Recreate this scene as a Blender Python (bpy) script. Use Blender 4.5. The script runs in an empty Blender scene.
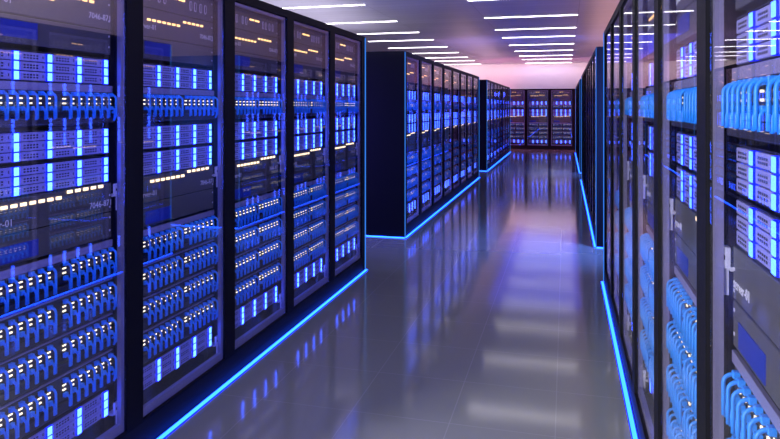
import bpy, math, random
from mathutils import Matrix, Vector
random.seed(4)
PI = math.pi
C = bpy.context.scene.collection
S = bpy.context.scene

# ---------------------------------------------------------------- materials
def new_mat(name):
    m = bpy.data.materials.new(name); m.use_nodes = True
    nt = m.node_tree; nt.nodes.clear()
    out = nt.nodes.new('ShaderNodeOutputMaterial')
    return m, nt, out

def pbr(name, col, rough=.5, metal=0., spec=.5, bump=0., bscale=60., var=0.):
    m, nt, out = new_mat(name)
    b = nt.nodes.new('ShaderNodeBsdfPrincipled')
    b.inputs['Base Color'].default_value = (*col, 1)
    b.inputs['Roughness'].default_value = rough
    b.inputs['Metallic'].default_value = metal
    b.inputs['Specular IOR Level'].default_value = spec
    nt.links.new(b.outputs[0], out.inputs[0])
    if var or bump:
        tc = nt.nodes.new('ShaderNodeTexCoord')
        n = nt.nodes.new('ShaderNodeTexNoise'); n.inputs['Scale'].default_value = bscale
        nt.links.new(tc.outputs['Object'], n.inputs['Vector'])
        if var:
            r = nt.nodes.new('ShaderNodeMapRange')
            r.inputs['To Min'].default_value = rough - var; r.inputs['To Max'].default_value = rough + var
            nt.links.new(n.outputs['Fac'], r.inputs['Value']); nt.links.new(r.outputs[0], b.inputs['Roughness'])
        if bump:
            bp = nt.nodes.new('ShaderNodeBump'); bp.inputs['Strength'].default_value = bump
            bp.inputs['Distance'].default_value = .01
            nt.links.new(n.outputs['Fac'], bp.inputs['Height']); nt.links.new(bp.outputs[0], b.inputs['Normal'])
    return m

def emit(name, col, strength, light=False):
    m, nt, out = new_mat(name)
    e = nt.nodes.new('ShaderNodeEmission')
    e.inputs[0].default_value = (*col, 1); e.inputs[1].default_value = strength
    nt.links.new(e.outputs[0], out.inputs[0])
    m.cycles.emission_sampling = 'FRONT' if light else 'NONE'
    return m

M = {}
M['black'] = pbr('black_steel', (.005, .005, .008), .5, .0, .05, var=.05)
M['plinth'] = pbr('black_plinth', (.003, .003, .006), .6, spec=.15)
M['inner'] = pbr('inner_steel', (.018, .018, .032), .55)
M['rail'] = pbr('brushed_rail', (.22, .21, .36), .5, .25, var=.06, bscale=90)
M['bracket'] = pbr('bracket_steel', (.55, .55, .72), .5, .0)
M['device'] = pbr('device_face', (.075, .075, .115), .42, .2, var=.04)
M['device_low'] = pbr('device_lower_face', (.085, .085, .095), .5, .2, var=.04)
M['seam'] = pbr('dark_seam', (.004, .004, .006), .7)
M['label_blue'] = pbr('blue_label_plate', (.006, .028, .36), .45)
M['letter'] = pbr('pale_lettering', (.62, .62, .72), .5)
M['blade'] = pbr('blade_face', (.30, .30, .70), .42, .2, var=.05)
M['vent'] = pbr('vent_hole', (.01, .01, .03), .7)
M['chassis'] = pbr('chassis_dark', (.008, .008, .03), .5)
M['trim'] = pbr('lavender_trim', (.27, .26, .48), .4, .3)
M['panel'] = pbr('patch_panel_face', (.020, .020, .045), .5)
M['cable'] = pbr('blue_cable', (.02, .29, .98), .42, 0, .5)
M['slot'] = pbr('pale_port_ring', (.55, .52, .66), .4)
M['bar'] = emit('status_bar_light', (.036, .105, 1.), 15)
M['halo'] = emit('blue_glow_halo', (.004, .012, 1.), 3.)  # glow around the bars and strips, put in as emissive borders
M['warm_led'] = emit('warm_led', (1., .74, .45), 3.2)
M['white_led'] = emit('port_led_white', (1., .86, .62), 2.6)
M['amber_led'] = emit('amber_led', (1., .58, .22), 3.0)
M['strip'] = emit('led_strip', (.010, .075, 1.), 11, True)
M['strip_v'] = emit('led_strip_corner', (.045, .26, 1.), .95)
M['fixture'] = emit('ceiling_panel_light', (1., .93, 1.), 9., True)
M['fixture_frame'] = pbr('fixture_frame', (.5, .48, .55), .5)
M['wall'] = pbr('painted_wall', (.60, .53, .53), .6, bump=.05, bscale=8)

def glass_mat():
    m, nt, out = new_mat('door_glass')
    t = nt.nodes.new('ShaderNodeBsdfTransparent'); t.inputs[0].default_value = (.95, .95, .98, 1)
    g = nt.nodes.new('ShaderNodeBsdfGlossy'); g.inputs['Roughness'].default_value = .0
    lw = nt.nodes.new('ShaderNodeLayerWeight'); lw.inputs['Blend'].default_value = .5
    p = nt.nodes.new('ShaderNodeMath'); p.operation = 'POWER'; p.inputs[1].default_value = 6
    f = nt.nodes.new('ShaderNodeMath'); f.operation = 'MULTIPLY_ADD'; f.inputs[1].default_value = .40; f.inputs[2].default_value = .135
    nt.links.new(lw.outputs['Facing'], p.inputs[0]); nt.links.new(p.outputs[0], f.inputs[0])
    mx = nt.nodes.new('ShaderNodeMixShader')
    nt.links.new(f.outputs[0], mx.inputs[0]); nt.links.new(t.outputs[0], mx.inputs[1]); nt.links.new(g.outputs[0], mx.inputs[2])
    nt.links.new(mx.outputs[0], out.inputs[0])
    return m
M['glass'] = glass_mat()

def tile_mat(name, c1, c2, cm, bw, bh, off, mortar, loc, rough, rot=0., coat=0., rvar=.03, spec=.5):
    m, nt, out = new_mat(name)
    b = nt.nodes.new('ShaderNodeBsdfPrincipled')
    tc = nt.nodes.new('ShaderNodeTexCoord'); mp = nt.nodes.new('ShaderNodeMapping')
    mp.inputs['Location'].default_value = loc; mp.inputs['Rotation'].default_value = (0, 0, rot)
    br = nt.nodes.new('ShaderNodeTexBrick'); br.offset = off; br.squash = 1
    br.inputs['Color1'].default_value = (*c1, 1); br.inputs['Color2'].default_value = (*c2, 1)
    br.inputs['Mortar'].default_value = (*cm, 1); br.inputs['Scale'].default_value = 1
    br.inputs['Mortar Size'].default_value = mortar; br.inputs['Mortar Smooth'].default_value = .2
    br.inputs['Brick Width'].default_value = bw; br.inputs['Row Height'].default_value = bh
    nt.links.new(tc.outputs['Object'], mp.inputs[0]); nt.links.new(mp.outputs[0], br.inputs['Vector'])
    nt.links.new(br.outputs['Color'], b.inputs['Base Color'])
    n = nt.nodes.new('ShaderNodeTexNoise'); n.inputs['Scale'].default_value = 1.3; n.inputs['Detail'].default_value = 3
    nt.links.new(tc.outputs['Object'], n.inputs['Vector'])
    r = nt.nodes.new('ShaderNodeMapRange'); r.inputs['To Min'].default_value = rough - rvar; r.inputs['To Max'].default_value = rough + rvar
    nt.links.new(n.outputs['Fac'], r.inputs['Value']); nt.links.new(r.outputs[0], b.inputs['Roughness'])
    b.inputs['Specular IOR Level'].default_value = spec
    nt.links.new(b.outputs[0], out.inputs[0])
    return m
M['floor'] = tile_mat('floor_tiles', (.17, .178, .162), (.175, .182, .166), (.22, .22, .22), .5, .5, 0., .0028, (.047, -.14, 0), .095, rvar=.015, spec=.8)
M['ceiling'] = tile_mat('ceiling_planks', (.52, .50, .60), (.47, .45, .55), (.25, .23, .30), 1.71, .28, 0., .004, (-.22, 0, 0), .42)

# ---------------------------------------------------------------- mesh builder
class MB:
    def __init__(s): s.v = []; s.f = []; s.mi = []; s.mats = []; s.smooth = []
    def _m(s, mat):
        if mat not in s.mats: s.mats.append(mat)
        return s.mats.index(mat)
    def box(s, x0, x1, y0, y1, z0, z1, mat, bev=0.):
        i = len(s.v); k = s._m(mat)
        if not bev:
            s.v += [(x0,y0,z0),(x1,y0,z0),(x1,y1,z0),(x0,y1,z0),(x0,y0,z1),(x1,y0,z1),(x1,y1,z1),(x0,y1,z1)]
            for q in ((0,3,2,1),(4,5,6,7),(0,1,5,4),(1,2,6,5),(2,3,7,6),(3,0,4,7)):
                s.f.append([i+a for a in q]); s.mi.append(k); s.smooth.append(False)
        else:   # chamfered front edges (front = low y)
            b = bev
            s.v += [(x0,y1,z0),(x1,y1,z0),(x1,y1,z1),(x0,y1,z1),
                    (x0,y0+b,z0),(x1,y0+b,z0),(x1,y0+b,z1),(x0,y0+b,z1),
                    (x0+b,y0,z0+b),(x1-b,y0,z0+b),(x1-b,y0,z1-b),(x0+b,y0,z1-b)]
            for q in ((0,3,2,1),(0,1,5,4),(1,2,6,5),(2,3,7,6),(3,0,4,7),
                      (4,5,9,8),(5,6,10,9),(6,7,11,10),(7,4,8,11),(8,9,10,11)):
                s.f.append([i+a for a in q]); s.mi.append(k); s.smooth.append(False)
    def tube(s, pts, r, mat, n=8, cap=True):
        k = s._m(mat); rings = []
        P = [Vector(p) for p in pts]
        up = Vector((1, 0, 0))
        for a, p in enumerate(P):
            d = (P[min(a+1, len(P)-1)] - P[max(a-1, 0)]).normalized()
            u = up - d * up.dot(d); u.normalize(); w = d.cross(u)
            base = len(s.v)
            for j in range(n):
                t = 2*PI*j/n
                s.v.append(tuple(p + u*math.cos(t)*r + w*math.sin(t)*r))
            rings.append(base)
        for a in range(len(rings)-1):
            for j in range(n):
                s.f.append([rings[a]+j, rings[a]+(j+1) % n, rings[a+1]+(j+1) % n, rings[a+1]+j]); s.mi.append(k); s.smooth.append(True)
        if cap:
            s.f.append([rings[0]+j for j in range(n)][::-1]); s.mi.append(k); s.smooth.append(False)
            s.f.append([rings[-1]+j for j in range(n)]); s.mi.append(k); s.smooth.append(False)
    def ring(s, cx, cz, w, h, y0, y1, t, mat, n=16):
        """raised oval ring on the front (stadium outline)"""
        k = s._m(mat); base = len(s.v)
        def out(ww, hh):
            r = ww/2; o = []
            for j in range(n):
                a = 2*PI*j/n; o.append((cx + r*math.cos(a), cz + r*math.sin(a) + (hh/2-r)*(1 if math.sin(a) >= 0 else -1)))
            return o
        o, q = out(w, h), out(w-2*t, h-2*t)
        for (x, z) in o: s.v.append((x, y0, z))
        for (x, z) in q: s.v.append((x, y0, z))
        for (x, z) in o: s.v.append((x, y1, z))
        for j in range(n):
            a, b = j, (j+1) % n
            s.f.append([base+a, base+b, base+n+b, base+n+a]); s.mi.append(k); s.smooth.append(False)
            s.f.append([base+b, base+a, base+2*n+a, base+2*n+b]); s.mi.append(k); s.smooth.append(False)
    def mesh(s, name):
        me = bpy.data.meshes.new(name); me.from_pydata(s.v, [], s.f)
        for m in s.mats: me.materials.append(m)
        me.polygons.foreach_set('material_index', s.mi); me.polygons.foreach_set('use_smooth', s.smooth)
        me.validate(); me.update(); return me

def link(name, me, parent=None, loc=(0, 0, 0)):
    o = bpy.data.objects.new(name, me); C.objects.link(o)
    if parent is not None: o.parent = parent
    o.location = loc; return o
def tag(o, label, cat, group=None):
    o['label'] = label; o['category'] = cat
    if group: o['group'] = group
    return o
def struct(name, me, label=None):
    o = link(name, me); o['kind'] = 'structure'
    if label: o['label'] = label
    return o

def text_mesh(txt, size, mat):
    cu = bpy.data.curves.new('txt', 'FONT'); cu.body = txt; cu.size = size; cu.extrude = .0006
    cu.resolution_u = 2
    o = bpy.data.objects.new('txt', cu); C.objects.link(o)
    bpy.context.view_layer.update()
    me = bpy.data.meshes.new_from_object(o.evaluated_get(bpy.context.evaluated_depsgraph_get()))
    bpy.data.objects.remove(o)
    me.transform(Matrix.Rotation(PI/2, 4, 'X'))
    me.materials.clear(); me.materials.append(mat); me.update()
    xs = [v.co.x for v in me.vertices]
    return me, min(xs), max(xs)

# ---------------------------------------------------------------- rack kit
# rack space: x along the row, front = -y, z up; y = 0 is the front of the cabinet frame
W = .838; HT = 2.2; D = 1.05; EQ = .057       # EQ: how far the equipment faces sit behind the front
P0 = .055                                     # half post

def frame_mesh(w=W):
    m = MB(); h = w/2; b = M['black']
    m.box(-h, -h+P0, 0, .05, .13, HT-.05, b); m.box(h-P0, h, 0, .05, .13, HT-.05, b)
    m.box(-h, h, 0, .05, HT-.05, HT, b); m.box(-h+P0, h-P0, 0, .05, .13, .14, b)
    m.box(-h, h, .004, D, 0, .13, M['plinth'])
    m.box(-h, h, .05, D, HT-.04, HT, b)
    for s in (-1, 1):
        x0, x1 = sorted((s*h, s*(h-.012)))
        m.box(x0, x1, .05, D-.02, .13, HT-.04, M['inner'])
        x0, x1 = sorted((s*.345, s*(h-.012)))
        m.box(x0, x1, .10, .125, .13, HT-.04, M['inner'])       # mounting posts behind the ears
    m.box(-h+.012, h-.012, D-.02, D, .13, HT-.04, M['inner'])
    return m.mesh('cabinet_frame')

def door_mesh(w=W):
    m = MB(); o = w/2-P0; t = .020; r = M['rail']
    y0, y1 = .016, .036
    m.box(-o, -o+t, y0, y1, .14, 2.145, r); m.box(o-t, o, y0, y1, .14, 2.145, r)
    m.box(-o+t, o-t, y0, y1, .14, .18, r); m.box(-o+t, o-t, y0, y1, 2.128, 2.145, r)
    return m.mesh('door')

def glass_mesh(w=W):
    m = MB(); o = w/2-P0-.001
    m.box(-o, o, .010, .015, .141, 2.144, M['glass'])
    return m.mesh('glass_pane')

def bracket_mesh():
    m = MB(); b = M['bracket']
    m.box(-.019, .020, 0, .010, .035, .085, b); m.box(-.002, .020, 0, .010, -.03, .035, b)
    m.box(-.019, .020, .010, .040, .03, .04, b); m.box(-.012, -.004, -.002, 0, .055, .065, M['seam'])
    return m.mesh('ear_bracket')

# blade enclosure : origin bottom centre of its face, 3 rows x 4 blades
RP = .0352
def chassis_mesh():
    m = MB(); m.box(-.318, .318, .008, .6, -.002, .107, M['chassis'])
    m.box(-.318, .318, .0, .010, -.004, -.001, M['chassis']); m.box(-.318, .318, .0, .010, .1055, .1095, M['chassis'])
    return m.mesh('chassis')
def add_blade(m, x, z, vents=True):
    m.box(x, x+.122, -.002, .012, z, z+.0315, M['blade'], .0015)
    if vents:
        for a in range(5):
            for b in range(2):
                m.box(x+.018+a*.0145, x+.027+a*.0145, -.0026, .0, z+.008+b*.0095, z+.0135+b*.0095, M['vent'])
        m.box(x+.106, x+.110, -.0026, 0, z+.011, z+.021, M['vent'])
def blade_part():
    m = MB(); add_blade(m, 0, 0); return m.mesh('blade_module')
def bar_part():
    m = MB(); m.box(-.003, .030, -.005, .010, 0, .0315, M['halo']); m.box(.003, .024, -.008, -.004, .001, .0305, M['bar'], .001); return m.mesh('status_bar')  # halo box imitates the blue glow around the bar
BL = [(-.310+.155*k, .001+RP*r) for r in range(3) for k in range(4)]
def enclosure_far():
    m = MB(); m.box(-.318, .318, .008, .6, -.002, .107, M['chassis'])
    for x, z in BL:
        add_blade(m, x, z, False)
        m.box(x+.026, x+.085, -.0026, 0, z+.010, z+.021, M['vent'])
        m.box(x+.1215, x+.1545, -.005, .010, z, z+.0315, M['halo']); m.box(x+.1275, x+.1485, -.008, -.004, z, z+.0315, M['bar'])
    return m.mesh('blade_enclosure')

# upper switch (z from its bottom 1.765 up to 2.12)
def upper_body():
    m = MB(); d = M['device']
    m.box(-.330, .330, .0, .6, 0, .100, d, .002)
    m.box(-.330, .330, .0, .6, .106, .238, d, .002)
    m.box(-.330, .330, .0, .6, .244, .365, d, .002)
    m.box(-.326, .326, .004, .6, .100, .106, M['seam']); m.box(-.326, .326, .004, .6, .238, .244, M['seam'])
    for s in (-1, 1):
        for z in (.03, .075, .14, .21, .27, .34):
            m.box(s*.318-.003, s*.318+.003, -.002, .0, z-.004, z+.004, M['bracket'])
    return m.mesh('switch_housing')
UPL = [(-.245+.040*k, .184) for k in range(7)] + [(.052+.040*k, .208) for k in range(5)]
UPT = [(-.062+.030*k, .316) for k in range(2)] + [(.010+.030*k, .316) for k in range(2)]
OV = [-.285, -.240, -.165, -.120] + [.108, .150, .203, .250]
def led_part(w=.024, h=.010, mat='amber_led'):
    m = MB(); m.box(-w/2, w/2, -.004, .0, -h/2, h/2, M[mat]); return m.mesh('indicator_light')
def oval_part():
    m = MB(); m.ring(0, 0, .021, .050, -.003, 0, .005, M['slot']); m.box(-.003, .003, -.0015, 0, -.012, .012, M['seam'])
    return m.mesh('port_slot')
def plate_part(h=.060):
    m = MB(); m.box(-.275, -.073, -.0025, 0, 0, h, M['label_blue']); return m.mesh('blue_label')
# lower switch : z from .985 up to 1.212
def lower_body():
    m = MB(); d = M['device_low']
    m.box(-.330, .330, -.004, .6, 0, .105, d, .002)
    m.box(-.330, .330, -.004, .6, .110, .232, d, .002)
    m.box(-.326, .326, .002, .6, .105, .110, M['seam'])
    for s in (-1, 1):
        for z in (.03, .085, .13, .18):
            m.box(s*.318-.003, s*.318+.003, -.006, -.004, z-.004, z+.004, M['bracket'])
    return m.mesh('switch_housing')
LOL = [(-.225+.042*k, .206) for k in range(7)] + [(.085+.044*k, .223) for k in range(5)]

# patch panel: z = 0 at the LED height
COLS = [-.283+.044*k for k in range(7)] + [.060+.0433*k for k in range(7)]
def panel_body(strip):
    m = MB()
    m.box(-.335, .335, .0, .5, -.052, .048, M['panel'], .001)
    m.box(-.335, .335, -.016, .02, -.090, -.054, M['panel'], .003)     # cable shelf
    m.box(-.335, .335, .004, .5, -.095, -.088, M['seam'])
    for x in COLS:
        for z in (.022, -.024): m.box(x-.013, x+.013, -.002, 0, z-.011, z+.011, M['seam'])
    return m.mesh('panel_body')
def trim_part(h, z):
    m = MB(); m.box(-.335, .335, -.006, .004, z, z+h, M['trim'], .001); return m.mesh('trim_strip')
def cable_path(z0, reach, drop, sx=0.):
    pts = [(0, -.002, z0), (0, -reach*.45, z0+.001)]
    r = reach*.55
    for k in range(1, 5):
        a = k/4*PI/2
        pts.append((sx*k/4*.3, -reach*.45 - r*math.sin(a), z0 - r*(1-math.cos(a))))
    pts.append((sx*.6, -reach, z0-r-(drop-r)*.5)); pts.append((sx, -reach, z0-drop))
    return pts
def add_cable(m, x, z0, reach, drop, sx=0., n=8):
    m.box(x-.008, x+.008, -.017, .0, z0-.008, z0+.008, M['cable'], .002)        # plug
    m.tube([(x+a, b, c) for a, b, c in cable_path(z0, reach, drop, sx)], .0047, M['cable'], n)
def cable_part(z0, reach, drop, sx=0.):
    m = MB(); add_cable(m, 0, z0, reach, drop, sx); return m.mesh('patch_cable')
def port_light():
    m = MB()
    for z in (-.009, .009): m.box(-.008, .008, -.004, 0, z-.0028, z+.0028, M['white_led'])
    return m.mesh('port_light')
def tail_part():   # the bundle that leaves the panel sideways into the rack post
    m = MB()
    m.tube([(.310, -.024, -.045), (.322, -.026, -.046), (.330, -.024, -.056), (.3305, -.020, -.072), (.326, -.018, -.082)], .0052, M['cable'], 8)
    return m.mesh('cable_tail')
def panel_far(strip):
    m = MB()
    m.box(-.335, .335, .0, .5, -.052, .048, M['panel']); m.box(-.335, .335, -.016, .02, -.090, -.054, M['panel'])
    for i, x in enumerate(COLS):
        add_cable(m, x, .028, .034, .090, 0, 5)
        m.tube([(x, -.004, -.02), (x, -.026, -.022), (x, -.032, -.045), (x, -.032, -.06)], .006, M['cable'], 5)
        for z in (-.009, .009): m.box(x-.008, x+.008, -.004, 0, z-.0028, z+.0028, M['white_led'])
    h, z = (.030, .040) if strip else (.006, .046)
    m.box(-.335, .335, -.006, .004, z, z+h, M['trim'])
    return m.mesh('patch_panel')

K = {}
K['frame'] = frame_mesh(); K['door'] = door_mesh(); K['pane'] = glass_mesh(); K['ear'] = bracket_mesh()
K['chassis'] = chassis_mesh(); K['blade'] = blade_part(); K['bar'] = bar_part(); K['enc_far'] = enclosure_far()
K['up'] = upper_body(); K['low'] = lower_body(); K['amber'] = led_part(); K['warm'] = led_part(.026, .012, 'warm_led'); K['oval'] = oval_part(); K['plate'] = plate_part()
K['pb'] = panel_body(0); K['trim_wide'] = trim_part(.028, .039); K['trim_thin'] = trim_part(.006, .046)
K['cab_a'] = cable_part(.028, .035, .094); K['cab_b'] = cable_part(-.028, .029, .042)
K['led'] = port_light(); K['tail'] = tail_part()
K['pf1'] = panel_far(True); K['pf0'] = panel_far(False)
K['t1'], a0, a1 = text_mesh('7046-871', .036, M['letter']); K['t1x'] = a0
K['t2'], b0, b1 = text_mesh('server-01', .036, M['letter'])
def joined(kind):
    m = MB()
    def app(me, loc):
        i = len(m.v); m.v += [tuple(v.co + Vector(loc)) for v in me.vertices]
        for p in me.polygons:
            m.f.append([i+a for a in p.vertices]); m.mi.append(m._m(me.materials[p.material_index])); m.smooth.append(False)
    if kind == 'up':
        app(K['up'], (0, 0, 0)); app(K['plate'], (0, 0, .020))
        for x, z in UPL + UPT: app(K['amber'], (x, 0, z))
        for x in OV: app(K['oval'], (x, 0, .300))
    else:
        app(K['low'], (0, 0, 0)); app(K['plate'], (0, -.004, .005))
        for x, z in LOL: app(K['warm'], (x, -.0045, z))
    return m.mesh('network_switch')
K['up_far'] = joined('up'); K['low_far'] = joined('low')

ENC = [(1.636, 'uppermost'), (1.345, 'upper middle'), (1.224, 'lower middle'), (.232, 'bottom')]
PAN = [(1.563, 'top', 1), (.905, 'second', 1), (.757, 'third', 0), (.606, 'fourth', 0), (.452, 'lowest', 0)]
ORD = ['nearest', 'second', 'third', 'fourth', 'fifth', 'sixth', 'seventh', 'eighth']

def thing(name, label, cat, T, local, group):
    o = bpy.data.objects.new(name, None); C.objects.link(o); o.empty_display_size = .1
    o.matrix_world = T @ Matrix.Translation(local)
    return tag(o, label, cat, group)
def placed(name, me, label, cat, T, local, group):
    o = link(name, me); o.matrix_world = T @ Matrix.Translation(local); return tag(o, label, cat, group)

def rack(T, where, near, full=True):
    r = thing('server_rack', 'black glass-door server rack, %s' % where, 'server rack', T, (0, 0, 0), 'glass-door server racks')
    link('cabinet_frame', K['frame'], r)
    d = link('door', K['door'], r); link('glass_pane', K['pane'], d)
    if near:
        for z in (1.125, .185):
            for s in (-1, 1):
                b = link('ear_bracket', K['ear'], r, (s*.352, EQ-.019, z))
                b.scale.x = s
    w = where
    for z, nm in ENC:
        lab = 'blue-lit blade enclosure, %s in the %s' % (nm, w)
        if not near:
            placed('blade_enclosure', K['enc_far'], lab, 'server', T, (0, EQ, z), 'blade enclosures in the racks'); continue
        e = thing('blade_enclosure', lab, 'server', T, (0, EQ, z), 'blade enclosures in the racks')
        link('chassis', K['chassis'], e)
        for x, zz in BL:
            q = link('blade_module', K['blade'], e, (x, 0, zz)); link('status_bar', K['bar'], q, (.1245, 0, 0))
    for key, z, nm in (('up', 1.765, 'upper'), ('low', .985, 'lower')):
        lab = '%s grey network switch in the %s' % (nm, w)
        if not near:
            placed('network_switch', K[key+'_far'], lab, 'network switch', T, (0, EQ, z), 'network switches in the racks'); continue
        e = thing('network_switch', lab, 'network switch', T, (0, EQ, z), 'network switches in the racks')
        link('switch_housing', K[key], e)
        dy = 0 if key == 'up' else -.004
        zt = .140 if key == 'up' else .137
        link('blue_label', K['plate'], e, (0, dy, .022 if key == 'up' else .010))
        link('lettering', K['t1'], e, (.195, dy-.0008, zt)); link('lettering', K['t2'], e, (-.325, dy-.0008, zt))
        for x, zz in (UPL + UPT if key == 'up' else LOL if full else LOL[7:]):
            if key == 'low': pass
            link('indicator_light', K['amber' if key == 'up' else 'warm'], e, (x, dy, zz))
        if key == 'up':
            for x in OV: link('port_slot', K['oval'], e, (x, 0, .300))
    for z, nm, st in PAN:
        lab = '%s patch panel with blue cables in the %s' % (nm, w)
        if not near:
            placed('patch_panel', K['pf1' if st else 'pf0'], lab, 'patch panel', T, (0, EQ, z), 'patch panels in the racks'); continue
        e = thing('patch_panel', lab, 'patch panel', T, (0, EQ, z), 'patch panels in the racks')
        link('panel_body', K['pb'], e); link('trim_strip', K['trim_wide' if st else 'trim_thin'], e)
        for x in COLS:
            link('patch_cable', K['cab_a'], e, (x, 0, 0)); link('patch_cable', K['cab_b'], e, (x, 0, 0))
            link('port_light', K['led'], e, (x, 0, 0))
        link('cable_tail', K['tail'], e)

XL, XR = -1.825, .325
def TL(yc): return Matrix.Translation((XL, yc, 0)) @ Matrix.Rotation(PI/2, 4, 'Z')
def TR(yc): return Matrix.Translation((XR, yc, 0)) @ Matrix.Rotation(-PI/2, 4, 'Z')
E_ = .052
def end_panel(side, y0, y1, which):
    m = MB()
    if side < 0: m.box(XL-D, XL, y0, y1, 0, HT, M['black'])
    else: m.box(XR, XR+D, y0, y1, 0, HT, M['black'])
    o = link('end_panel', m.mesh('end_panel')); tag(o, 'plain black end panel closing the %s' % which, 'panel', 'rack row end panels')
def strip(side, a, b, which, r=.011):
    """floor light strip along the front of a row"""
    x = XL if side < 0 else XR
    m = MB()
    x0, x1 = sorted((x, x - side*.028)); m.box(x0, x1, a, b, .0, .005, M['halo'])  # emissive edging stands in for the glow beside the strip
    x0, x1 = sorted((x - side*.004, x - side*.024)); m.box(x0, x1, a, b, .005, .010, M['strip'])
    tag(link('light_strip', m.mesh('light_strip')), 'glowing blue floor light strip along the front of the %s' % which, 'light strip', 'blue light strips')
def end_strip(side, y, s, which, where):
    x = XL if side < 0 else XR
    m = MB(); x0, x1 = sorted((x, x + side*D)); y0, y1 = sorted((y, y + s*.018))
    m.box(x0, x1, y0, y1, 0, .009, M['strip'])
    tag(link('light_strip', m.mesh('light_strip')), 'blue floor light strip under the %s end of the %s' % (where, which), 'light strip', 'blue light strips')
def corner_strip(side, y, s, which, where):
    x = XL if side < 0 else XR
    m = MB(); y0, y1 = sorted((y, y - s*.014)); x0, x1 = sorted((x, x - side*.006))
    m.box(x0, x1, y0, y1, .018, HT-.01, M['strip_v'])
    tag(link('corner_light', m.mesh('corner_light')), 'upright blue light line on the %s corner of the %s' % (where, which), 'light strip', 'blue corner lights')

def row(side, y0, n, name, near_ids, first=0):
    """racks from y0 upwards"""
    for k in range(n):
        yc = y0 + W*(k+.5)
        o = ORD[k]
        rack((TL if side < 0 else TR)(yc), '%s rack of the %s' % (o, name), k in near_ids, side < 0)
# left rows
row(-1, 5.827-5*W, 5, 'near left row', {0, 1, 2, 3, 4})
row(-1, 7.441+E_, 8, 'middle left row', set())
row(-1, 15.70+E_, 8, 'far left row', set())
OFF = .13
row(1, 5.827-6*W+OFF, 6, 'near right row', {0, 1, 2, 3})
row(1, 7.475+E_, 8, 'middle right row', set())
row(1, 15.85+E_, 8, 'far right row', set())
def dress(side, y0, y1, name, a=True, b=True):
    strip(side, y0, y1, name)
    if a:
        end_panel(side, y0, y0+E_, 'near end of the '+name); end_strip(side, y0, -1, name, 'near'); corner_strip(side, y0, -1, name, 'near')
    if b:
        end_panel(side, y1-E_, y1, 'far end of the '+name); end_strip(side, y1, 1, name, 'far'); corner_strip(side, y1, 1, name, 'far')
L1 = 5.827+E_
dress(-1, 5.827-5*W, L1, 'near left row', a=False)
dress(-1, 7.441, 7.441+8*W+2*E_, 'middle left row')
dress(-1, 15.70, 15.70+8*W+2*E_, 'far left row')
dress(1, 5.827-6*W+OFF, L1+OFF, 'near right row', a=False)
dress(1, 7.475, 7.475+8*W+2*E_, 'middle right row')
dress(1, 15.85, 15.85+8*W+2*E_, 'far right row')
# back row
BY = 24.3
names = ['leftmost', 'second from the left', 'second from the right', 'rightmost']
for k in range(4):
    rack(Matrix.Translation((-1.815 + .838*k, BY, 0)), '%s rack of the back row' % names[k].replace('second from the left', 'second-left').replace('second from the right', 'second-right'), False)

# ---------------------------------------------------------------- room
CZ = 3.23; X0, X1, Y0, Y1 = -8.0, 1.9, -3.0, 25.9
def slab(name, b, mat, label):
    m = MB(); m.box(*b, mat); return struct(name, m.mesh(name), label)
slab('floor', (X0-.2, X1+.2, Y0-.2, Y1+.2, -.2, 0), M['floor'], 'polished grey tiled floor')
slab('ceiling', (X0-.2, X1+.2, Y0-.2, Y1+.2, CZ, CZ+.2), M['ceiling'], 'pale plank ceiling')
slab('wall_back', (X0, X1, Y1, Y1+.2, 0, CZ), M['wall'], 'pale pink-lit back wall')
slab('wall_left', (X0-.2, X0, Y0, Y1, 0, CZ), M['wall'], None)
slab('wall_right', (X1, X1+.2, Y0, Y1, 0, CZ), M['wall'], None)
slab('wall_front', (X0, X1, Y0-.2, Y0, 0, CZ), M['inner'], None)

# ---------------------------------------------------------------- ceiling lights
ys = [.4, 2.4, 4.35, 6.35, 8.3, 10.27, 12.40, 14.37, 16.05, 18.03, 20.02, 21.95, 23.60, 25.60]
def fixture_meshes():
    m = MB(); m.box(-.855, .855, -.034, .034, -.004, 0, M['fixture_frame']); f = m.mesh('light_frame')
    d = MB(); d.box(-.850, .850, -.027, .027, -.010, -.003, M['fixture'])
    return f, d.mesh('diffuser')
ff, fd = fixture_meshes()
for cx, nm in ((-.635, 'central aisle'), (-4.05, 'left side')):
    for k, y in enumerate(ys):
        n_from_back = len(ys)-1-k
        w = ['nearest the back wall', 'second', 'third', 'fourth', 'fifth', 'sixth', 'seventh', 'eighth', 'ninth', 'tenth', 'eleventh', 'twelfth', 'thirteenth', 'fourteenth'][n_from_back]
        lab = 'white ceiling light strip %s%s in the %s line' % (w, '' if n_from_back == 0 else ' from the back wall', nm)
        t = bpy.data.objects.new('ceiling_light', None); C.objects.link(t); t.location = (cx, y, CZ)
        tag(t, lab, 'ceiling light', 'ceiling light strips')
        link('light_frame', ff, t); link('diffuser', fd, t)

# ---------------------------------------------------------------- lights
def area(name, loc, rot, sx, sy, col, power, spread=PI):
    l = bpy.data.lights.new(name, 'AREA'); l.shape = 'RECTANGLE'; l.size = sx; l.size_y = sy
    l.color = col; l.energy = power; l.spread = spread
    o = bpy.data.objects.new(name, l); C.objects.link(o); o.location = loc; o.rotation_euler = rot
    return o
# unseen uplights added at cabinet-top height to brighten the ceiling
area('cove_light_left', (-4.6, 9.5, 2.26), (PI, 0, 0), 1.2, 8, (.92, .86, 1.), 66)
area('fill_uplight_left_near', (-2.6, 2.8, 2.26), (PI, 0, 0), .6, 5, (.80, .76, 1.), 55)
area('cove_light_left_far', (-2.6, 20., 2.26), (PI, 0, 0), .6, 9, (1., .60, .72), 22)
area('fill_uplight_right', (.95, 13, 2.26), (PI, 0, 0), .6, 16, (1., .50, .42), 48)
area('fill_uplight_right_near', (.95, 2.8, 2.26), (PI, 0, 0), .6, 5, (.80, .74, 1.), 75)
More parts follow.
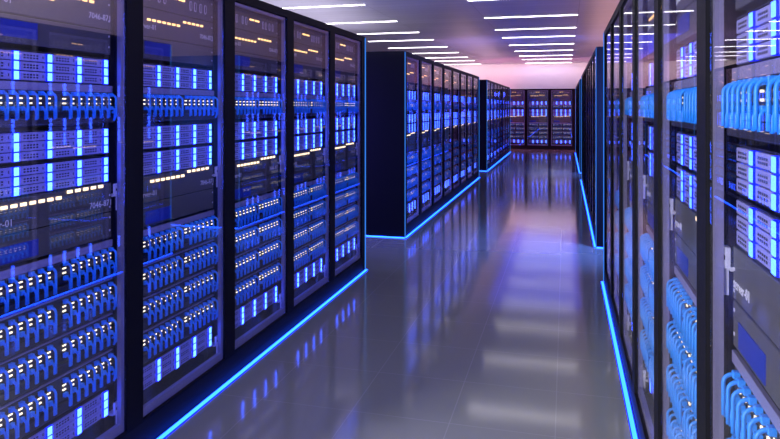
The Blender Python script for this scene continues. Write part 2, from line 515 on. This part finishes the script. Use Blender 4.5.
# rose fill added beside the back row to tint it, source unseen
area('back_row_fill', (-3.3, 23.2, 1.5), (math.radians(80), 0, math.radians(-50)), .8, 1.6, (1., .25, .50), 70)
area('back_row_fill', (1.35, 23.2, 1.5), (math.radians(80), 0, math.radians(40)), .5, 1.6, (1., .25, .50), 50)
# blue fill added over the far aisle to tint the floor, no fixture
area('blue_aisle_fill', (-.75, 20.8, 3.19), (0, 0, 0), 2.2, 10, (.05, .06, 1.), 75)
# hidden fill added in the cross aisles to brighten the rows beyond
for y in (6.75, 15.05):
    area('cross_aisle_fill', (1.25, y, 1.5), (math.radians(72), 0, math.radians(35)), .8, 1.6, (.10, .22, 1.), 190 if y < 10 else 110, math.radians(140))
    area('cross_aisle_fill', (-3.6, y, 1.5), (math.radians(72), 0, math.radians(-40)), .8, 1.6, (.15, .12, 1.), 80, math.radians(140))
# fill added behind the camera to light the racks: white left, blue right
area('rear_fill_white', (-4.3, -1.9, 1.5), (PI/2, 0, math.radians(-50)), .9, 2.4, (1., .98, .88), 850)
area('rear_fill_blue', (1.25, -2.3, 1.5), (PI/2, 0, math.radians(35)), .9, 2.4, (.04, .08, 1.), 230)
# wall washer above the back racks
area('wall_washer', (-2.5, 25.35, 3.14), (math.radians(35), 0, 0), 9, .1, (1., .84, .88), 40)

w = bpy.data.worlds.new('world'); w.use_nodes = True
w.node_tree.nodes['Background'].inputs[0].default_value = (.05, .05, .12, 1); w.node_tree.nodes['Background'].inputs[1].default_value = .5
S.world = w

# ---------------------------------------------------------------- camera
cam = bpy.data.cameras.new('camera'); co = bpy.data.objects.new('camera', cam); C.objects.link(co)
co.location = (0, 0, 1.54); co.rotation_euler = (PI/2, 0, math.radians(15.0735))
cam.sensor_width = 36; cam.lens = 652/780*36; cam.shift_y = -(219.5-107)/780; cam.clip_start = .02
S.camera = co
S.view_settings.view_transform = 'Standard'; S.view_settings.look = 'None'; S.view_settings.gamma = 1; S.view_settings.exposure = 0
S.view_settings.use_curve_mapping = False
S.cycles.use_denoising = True
S.cycles.sample_clamp_indirect = 10
S.cycles.transparent_max_bounces = 16
